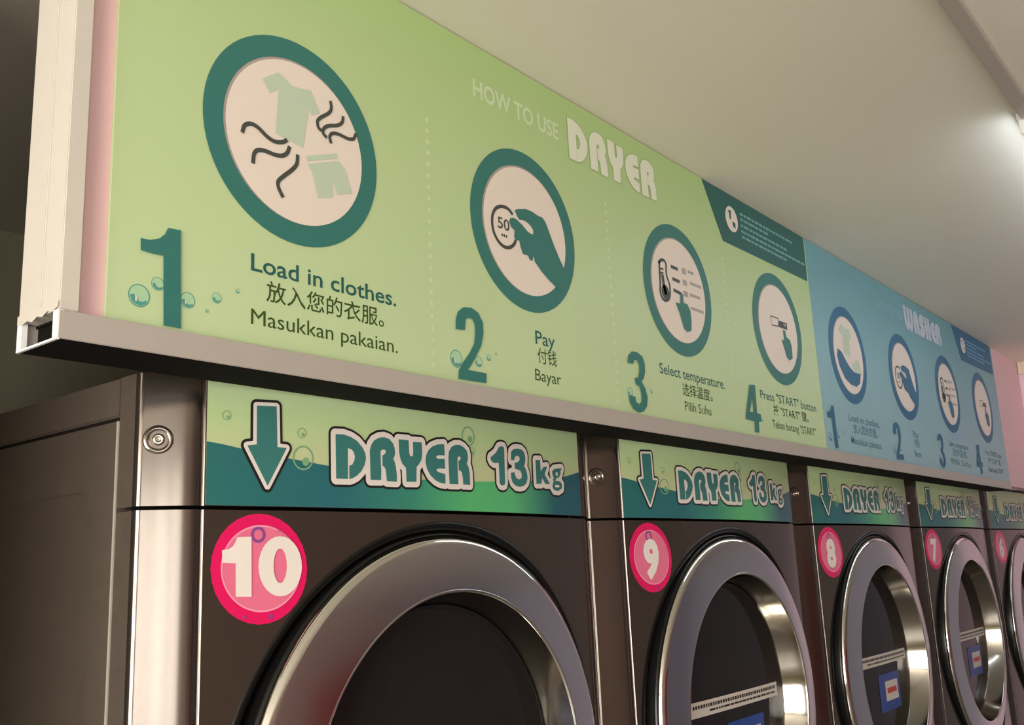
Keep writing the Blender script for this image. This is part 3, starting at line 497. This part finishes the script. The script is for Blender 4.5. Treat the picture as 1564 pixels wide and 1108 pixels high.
# ---------------------------------------------------------------- ceiling trunking and lamp
tr = empty('cable_trunking', (-1.2, -.511, ZC), 'slim grey surface trunking running along the ceiling at top right', 'trunking')
loc_mb(tr, [(-2.6, .700, -.5255, -.5105, ZC-.011, ZC)]).build('channel', M['alu'], tr, bevel=.001)
loc_mb(tr, [(-2.6, .700, -.527, -.509, ZC-.015, ZC-.0112)]).build('cover', M['alu'], tr, bevel=.001)
def batten(x0, x1, y, label, zt=ZC):
    o = empty('ceiling_lamp', ((x0+x1)/2, y, zt), label, 'lamp')
    loc_mb(o, [(x0, x1, y-.014, y+.014, zt-.014, zt)]).build('housing', M['lamp_body'], o, bevel=.002)
    loc_mb(o, [(x0, x0+.008, y-.012, y+.012, zt-.036, zt-.0142)]).build('end_cap', M['lamp_body'], o, bevel=.002)
    loc_mb(o, [(x1-.008, x1, y-.012, y+.012, zt-.036, zt-.0142)]).build('end_cap', M['lamp_body'], o, bevel=.002)
    n = 16; v = []; f = []
    for i in range(n):
        a = 2*PI*i/n
        for x in (x0+.008, x1-.008): v.append((x-o.location[0], .008*math.cos(a), -.024+.008*math.sin(a)))
    for i in range(n): j = (i+1) % n; f.append((2*i, 2*j, 2*j+1, 2*i+1))
    mb((v, f)).build('tube', M['lamp_tube'], o, smooth=True)
    return o
batten(2.02, 2.76, -.60, 'added unseen tube lamp brightening the pink end wall')  # extra lamp out of view, added to brighten the end wall
batten(.704, 1.94, -.516, 'lit white tube lamp on the ceiling at the end of the grey trunking')


# ---------------------------------------------------------------- room fittings and signs shrunk uniformly about the camera, so the ledge clears the dryers
RS = .977; RT = Vector((-.0190, -.0171, .0370))  # scale and offset that leave the camera point fixed
done = set()
for o in list(COL.objects):
    if o.type not in ('MESH', 'EMPTY') or o is flo or o.parent is flo: continue
    o.location = Vector(o.location)*RS + (RT if o.parent is None else Vector((0, 0, 0)))
    if o.type == 'MESH' and o.data.name not in done:
        done.add(o.data.name); a = np.empty(len(o.data.vertices)*3); o.data.vertices.foreach_get('co', a); o.data.vertices.foreach_set('co', a*RS); o.data.update()

# ---------------------------------------------------------------- dryers
HX0, HX1 = -.313, .263      # front field; columns beyond
DCX, DCZ = -.016, 1.3885
ZS, ZT = 1.680, 1.8002
def column(side, z0, z1, n=10):
    """rounded corner column profile extruded in z; side -1 left, 1 right"""
    if side < 0: a = (-.3185, bul(.3185)); b = (-.3650, .0515)
    else: a = (.2685, bul(.2685)); b = (.3150, .0460)
    prof = []
    if side < 0: prof += [(HX0, bul(HX0)), (HX0-.001, bul(HX0)+.0022), (HX0-.0040, bul(HX0)+.0022)]
    else: prof += [(HX1, bul(HX1)), (HX1+.001, bul(HX1)+.0022), (HX1+.0040, bul(HX1)+.0022)]
    m = (a[0]+side*.0415, a[1]+.0215)          # nearly flat slanting face, then a tight rounded edge
    for i in range(6): t = i/6; prof.append((a[0]+(m[0]-a[0])*t, a[1]+(m[1]-a[1])*t**1.25))
    for i in range(n+1):
        t = i/n; p = Vector(m)*(1-t)**2+Vector((b[0], m[1]+.0025))*2*t*(1-t)+Vector(b)*t*t; prof.append((p.x, p.y))
    prof.append((b[0], .0770))
    v = []; f = []
    for x, y in prof: v += [(x, y, z0), (x, y, z1)]
    for i in range(len(prof)-2): f.append((2*i, 2*i+2, 2*i+3, 2*i+1) if side > 0 else (2*i, 2*i+1, 2*i+3, 2*i+2))
    return v, f, prof
def front_outline(z):
    L = column(-1, 0, 1)[2]; R = column(1, 0, 1)[2]
    mid = [(HX0+(HX1-HX0)*i/24, bul(HX0+(HX1-HX0)*i/24)) for i in range(1, 24)]
    return [(x, y, z) for x, y in reversed(L)]+[(x, y, z) for x, y in mid]+[(x, y, z) for x, y in R]
def front_field(z0, z1, hole=None):
    if not hole:
        n = 24; v = []
        for i in range(n+1): x = HX0+(HX1-HX0)*i/n; v += [(x, bul(x), z0), (x, bul(x), z1)]
        return v, [(2*i, 2*i+2, 2*i+3, 2*i+1) for i in range(n)]
    cx, cz, r = hole; n = 128; K = 8; v = []
    for i in range(n):
        a = 2*PI*i/n; c, s = math.cos(a), math.sin(a)
        tx = ((HX1 if c > 0 else HX0)-cx)/c if abs(c) > 1e-6 else 1e9; tz = ((z1 if s > 0 else z0)-cz)/s if abs(s) > 1e-6 else 1e9
        R = min(tx, tz)
        for k in range(K+1): q = r+(R-r)*k/K; x = cx+q*c; v.append((x, bul(x), cz+q*s))
    # snap to corners
    for X in (HX0, HX1):
        for Z in (z0, z1):
            j = min(range(n), key=lambda i: abs(math.atan2(math.sin(2*PI*i/n-math.atan2(Z-cz, X-cx)), math.cos(2*PI*i/n-math.atan2(Z-cz, X-cx)))))
            v[j*(K+1)+K] = (X, bul(X), Z)
    f = []
    for i in range(n):
        j = (i+1) % n
        for k in range(K): f.append((i*(K+1)+k, i*(K+1)+k+1, j*(K+1)+k+1, j*(K+1)+k))
    return v, f
def lid(z, yb, up_=True):
    o = front_outline(z); v = o+[(.315, yb, z), (-.365, yb, z)]; n = len(v)
    return v, [tuple(range(n)) if up_ else tuple(reversed(range(n)))]

def warped(e): return lambda x: bul(x)-e
NUM_AT = (-.257, 1.6243)
def number_art(num):
    e = [.0004+.0003*i for i in range(6)]; cx, cz = NUM_AT
    out = []
    out.append(('rim', 'pinkrim', [fill([off(G['out'], cx, cz)], warped(e[0]))]))
    out.append(('centre', 'pinkin', [fill([off(G['inn'], cx, cz)], warped(e[1]))]))
    inn = off(G['inn'], cx, cz); out.append(('ring_line', 'pinkring', [stroke(inn[-6:]+inn+inn[:1], .0016, warped(e[2]))]))
    out.append(('bubble_print', 'violet', [ring(cx-.003, cz+.0315, .0075, .0048, warped(e[2]), 20)]))
    out.append(('bubble_print', 'violet', [fill([circle(cx+.011, cz-.0425, .0022, 10)], warped(e[2]))]))
    out.append(('bubble_print', 'violet', [fill([circle(cx-.016, cz-.0415, .0016, 10)], warped(e[2]))]))
    if num == '10':
        d = [fill([off(G['one'], cx, cz)], warped(e[3])), fill([off(G['zero'], cx, cz), off(G['zeroh'], cx, cz)], warped(e[3]))]
    else:
        d = [text(num, 0, cz-.0255, .052, warped(e[3]), width=.0365, bold=.055, xc=cx)]
    out.append(('digits', 'digit', d)); return out

LAB = [G[k] for k in ('D', 'R', 'Y', 'E', 'R2')]; KG = [G[k] for k in ('n1', 'n3')]; KG2 = [G['k'], G['g']]
# the sheet itself
def sheet(z0, z1, e, top=None):
    n = 48; v = []
    for i in range(n+1):
        x = HX0+.0006+(HX1-HX0-.0012)*i/n; zt = z1 if top is None else top(x)
        v += [(x, bul(x)-e, z0), (x, bul(x)-e, zt)]
    return v, [(2*i, 2*i+2, 2*i+3, 2*i+1) for i in range(n)]
wx = [p[0] for p in G['wave']]; wz = [p[1] for p in G['wave']]
wtop = lambda x: float(np.interp(x, wx, wz))
proto = {}
def build_dryer():
    root = empty('dryer', (0, 0, 0), '', 'dryer', 'row of dryers under the signs')
    # cabinet
    cab = MB().box(-.3631, .3131, .0775, .78, .08, 1.7605).build('cabinet', M['steel_side'], root, bevel=.0015)
    b = MB()      # embossed side field: raised rounded frame lines
    def rr(y0, y1, z0, z1, r, n=7):
        p = []
        for (cy, cz, a0) in ((y1-r, z1-r, 0), (y0+r, z1-r, PI/2), (y0+r, z0+r, PI), (y1-r, z0+r, 1.5*PI)):
            for i in range(n+1): a = a0+PI/2*i/n; p.append((cy+r*math.cos(a), cz+r*math.sin(a)))
        return p
    for X, s in ((-.3635, -1), (.3135, 1)):
        o = [(.0790, .08), (.78, .08), (.78, 1.7605), (.0790, 1.7605)]; h = rr(.114, .66, .14, 1.702, .030); h2 = rr(.1158, .6582, .1418, 1.7002, .0285)
        pl = [[Vector((y, z, 0)) for y, z in q] for q in (o, h)]; pts = [p for q in pl for p in q]
        b.add([(X+s*.0016, p.x, p.y) for p in pts], tessellate_polygon(pl))
        nn = len(h); b.add([(X+s*.0016, y, z) for y, z in h]+[(X-s*.0004, y, z) for y, z in h2], [(i, (i+1) % nn, nn+(i+1) % nn, nn+i) for i in range(nn)])
        e = b.v; n0 = len(e)
    b.build('pressed_side_field', M['steel_side'], cab)
    for X in (-.3658, .3142): MB().box(X, X+.0016, .0780, .0806, .08, 1.7605).build('folded_edge', M['edge'], cab)
    MB().box(-.3650, .3150, .0775, .78, 1.7645, ZT).build('top_rail', M['steel_side'], root, bevel=.0015)
    MB().box(-.355, .305, .07, .77, .08, 1.79).build('inner_shell', M['gap'], root)
    # control panel (cap)
    lv, lf, _ = column(-1, ZS+.0018, ZT); rv, rf, _ = column(1, ZS+.0018, ZT)
    fv, ff = front_field(ZS+.0018, ZT)
    cp = mb((fv, ff), lid(ZT, .0775), lid(ZS+.0018, .0775, False)).build('control_panel', M['steel'], root)
    for nm, vv, fz in (('corner_column', lv, lf), ('corner_column', rv, rf)): o = mb((vv, fz)).build(nm, M['corner'], cp, smooth=True, label='glossy rounded corner of the control panel')
    for zz0, zz1 in ((ZS+.0018, ZT), (.10, ZS-.0018)):
        for X, o_, yy in ((-.3650, .0006, .0515), (.3144, .0006, .0460)): MB().box(X, X+o_, yy, .0768, zz0, zz1).build('side_flange', M['steel_side'], root)
    # screw in a dimple on the left corner
    sx_, sz_ = -.3500, 1.7400; sy = .0375; nrm = Vector((-.50, -.87, 0)).normalized()
    q = nrm.to_track_quat('Z', 'Y').to_matrix()
    def disc(prof, n=24):
        v = []; f = []; k = len(prof)
        for i in range(n):
            a = 2*PI*i/n
            for r, h in prof: p = q@Vector((r*math.cos(a), r*math.sin(a), h)); v.append((sx_+p.x, sy+p.y, sz_+p.z))
        for i in range(n):
            j = (i+1) % n
            for t in range(k-1): f.append((i*k+t, j*k+t, j*k+t+1, i*k+t+1))
        return v, f
    so = mb(disc([(.0135, .0000), (.0115, .0016), (.0085, .0014), (.0080, .0002), (.0001, .0002)])).build('screw_dimple', M['corner'], cp, smooth=True)
    mb(disc([(.0056, .0005), (.0054, .0030), (.0042, .0040), (.0020, .0042), (.0018, .0026), (.0001, .0026)])).build('screw', M['screw'], so, smooth=True)
    # label sheet
    sh = mb(sheet(ZS+.0022, ZT-.0006, .0004)).build('label_sheet', M['labeltop'], root)
    mb(sheet(ZS+.0022, 0, .0007, wtop)).build('wave_print', M['labelwave'], sh)
    for (x, z), r in zip(G['bub'], (.0045, .0050, .0120, .0115, .005)):
        part('bubble_print', M['bub_line'], sh, ring(x, z, r, r*.86, warped(.0010), 24), fill([circle(x+r*.25, z-r*.3, r*.35, 10)], warped(.0010)))
    part('arrow_outline', M['ink'], sh, sdf_fill([G['arrow']], [], .0062, .0009, warped(.0012)))
    part('arrow_border', M['white'], sh, sdf_fill([G['arrow']], [], .0035, .0008, warped(.0015)))
    part('arrow', M['teal'], sh, fill([G['arrow']], warped(.0018)))
    part('word_outline', M['ink'], sh, sdf_fill(LAB, [], .0082, .0010, warped(.0012)), )
    part('word_border', M['white'], sh, sdf_fill(LAB, [], .0058, .0009, warped(.0015)))
    for p in LAB: part('letter', M['teal'], sh, fill([p], warped(.0018)))
    part('weight_outline', M['ink'], sh, sdf_fill(KG+KG2, [], .0082, .0010, warped(.0012)))
    part('weight_border', M['white'], sh, sdf_fill(KG+KG2, [], .0058, .0009, warped(.0015)))
    for p in KG+[G['k']]: part('letter', M['teal'], sh, fill([p], warped(.0018)))
    part('letter', M['teal'], sh, sdf_fill([G['g']], [G['gh1'], G['gh2']], 0, .0005, warped(.0018)))
    # front panel with door opening
    z0, z1 = .96, ZS-.0018
    fv, ff = front_field(z0, z1, (-.0185, 1.384, .2860))
    fp = mb((fv, ff), lid(z1, .0775)).build('front_panel', M['steel'], root)
    # the panel top must not close the opening below it, so it is only the upper rim
    for s in (-1, 1):
        v, f, _ = column(s, z0, z1); mb((v, f)).build('corner_column', M['corner'], fp, smooth=True, label='glossy rounded corner of the front panel')
    fv, ff = front_field(.10, z0-.004)
    lp = mb((fv, ff)).build('lower_panel', M['steel'], root)
    for s in (-1, 1):
        v, f, _ = column(s, .10, z0-.004); mb((v, f)).build('corner_column', M['corner'], lp, smooth=True, label='glossy rounded corner of the lower panel')
    # door
    v, f = lathe(-.0185, 1.384, [(.2862, .0000), (.2845, -.0012), (.2790, -.0012), (.2770, .003), (.2745, .010), (.2700, .020)], 128, warp=bul)
    bz = mb((v, f)).build('door_bezel', M['black'], root, smooth=True)
    mb(lathe(DCX, DCZ, [(.2712, .034), (.2712, .008), (.2700, .0045), (.2670, .0040)], 128)).build('door_rim', M['black'], root, smooth=True)
    rg = mb(lathe(DCX, DCZ, [(.2670, .0060), (.2666, .0030), (.2650, .0008), (.2625, -.0010), (.2600, -.0022), (.2580, -.0028)], 128)).build('door_ring_edge', M['chrome_edge'], root, smooth=True)
    icx, icz = -.0100, 1.3868
    # main face of the ring (slightly dished), from outer edge to inner lip
    n = 128; v = []; f = []
    prof = [(0, -.0028), (.1, -.0037), (.5, -.0066), (.9, -.0092), (1, -.0096)]
    for i in range(n):
        a = 2*PI*i/n
        for t, y in prof: v.append(((DCX+.2580*math.cos(a))*(1-t)+(icx+.2095*math.cos(a))*t, y, (DCZ+.2580*math.sin(a))*(1-t)+(icz+.2095*math.sin(a))*t))
    k = len(prof)
    for i in range(n):
        j = (i+1) % n
        for t in range(k-1): f.append((i*k+t, j*k+t, j*k+t+1, i*k+t+1))
    mb((v, f)).build('door_ring', M['chrome'], root, smooth=True)
    mb(lathe(icx, icz, [(.2095, -.0096), (.2085, -.0101), (.2070, -.0094), (.2060, -.0072)], 128)).build('inner_lip', M['chrome_edge'], root, smooth=True)
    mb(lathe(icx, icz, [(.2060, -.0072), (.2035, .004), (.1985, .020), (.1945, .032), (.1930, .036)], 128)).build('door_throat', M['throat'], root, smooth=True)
    gp = [(.1938, .030)]+[(.1938*math.cos(t), .030-.006*math.sin(t)) for t in [PI/2*i/10 for i in range(1, 10)]]+[(.0004, .024)]
    gl = mb(lathe(icx, icz, gp, 96)).build('door_glass', M['glass'], root, smooth=True)
    dp = [(.1945, .036), (.190, .060), (.200, .080), (.270, .120), (.280, .45), (.0005, .46)]
    mb(lathe(icx, icz, dp, 64)).build('drum', M['drum'], root, smooth=True)
    # paper strip and sticker on the glass
    gy = lambda x, z: .030-.006*math.sqrt(max(0, 1-((x-icx)**2+(z-icz)**2)/.1938**2))
    def on_glass(x0, x1, z0, z1, e, m, name, parent=None, nx=16, nz=4):
        v = []; f = []
        for i in range(nx+1):
            for j in range(nz+1): x = x0+(x1-x0)*i/nx; z = z0+(z1-z0)*j/nz; v.append((x, gy(x, z)-e, z))
        for i in range(nx):
            for j in range(nz): a = i*(nz+1)+j; f.append((a, a+nz+1, a+nz+2, a+1))
        return mb((v, f)).build(name, M[m], parent or gl)
    st = on_glass(-.172, .150, 1.3855, 1.4080, .0008, 'wt_tape', 'notice_strip')
    rnd = random.Random(3); bb = MB()
    for zr, h in ((1.4005, .0050), (1.3925, .0030)):
        x = -.150 if zr > 1.4 else -.10
        while x < .135: w = rnd.uniform(.004, .007 if h > .004 else .02); y = lambda X: gy(X, zr)-.0012; bb.add(*fill([[(x, zr-h/2), (x+w, zr-h/2), (x+w, zr+h/2), (x, zr+h/2)]], y)); x += w+.0025
    bb.build('strip_print', M['ink'], gl)
    s1_ = on_glass(-.045, .085, 1.290, 1.366, .0008, 'stk_blue', 'safety_sticker', nx=8, nz=8)
    on_glass(-.010, .070, 1.310, 1.350, .0012, 'wt_tape', 'sticker_picture', nx=6, nz=4)
    on_glass(.000, .060, 1.325, 1.336, .0016, 'stk_red', 'sticker_red_band', nx=5, nz=2)
    # feet
    for x in (-.30, .25):
        for y in (.13, .70): mb(([], [])).v; o = MB().box(x-.02, x+.02, y-.02, y+.02, 0, .081).build('foot', M['black'], root, bevel=.003)
    return root
NUMS = ['10', '9', '8', '7', '6']
base = build_dryer()
def kids(o): return [c for c in COL.objects if c.parent == o]
def copy_tree(o, parent=None):
    c = o.copy(); COL.objects.link(c); c.parent = parent
    for ch in tree[o]: copy_tree(ch, c)
    return c
tree = {}
allo = list(COL.objects)
for o in allo: tree[o] = []
for o in allo:
    if o.parent is not None: tree[o.parent].append(o)
roots = [base]+[copy_tree(base) for _ in NUMS[1:]]
LBL = ['graphite dryer with pink number 10 sticker, nearest the camera', 'graphite dryer with pink number 9 sticker, second in the row',
       'graphite dryer with pink number 8 sticker, third in the row', 'graphite dryer with pink number 7 sticker, fourth in the row',
       'graphite dryer with pink number 6 sticker at the far end, cut by the frame']
for i, (r, nm) in enumerate(zip(roots, NUMS)):
    r.location = (.69*i, 0, 0); r['label'] = LBL[i]
    st = None
    for name, m, vf in number_art(nm):
        o = mb(*vf).build('number_sticker' if st is None else name, M[m], r if st is None else st)
        if st is None: st = o
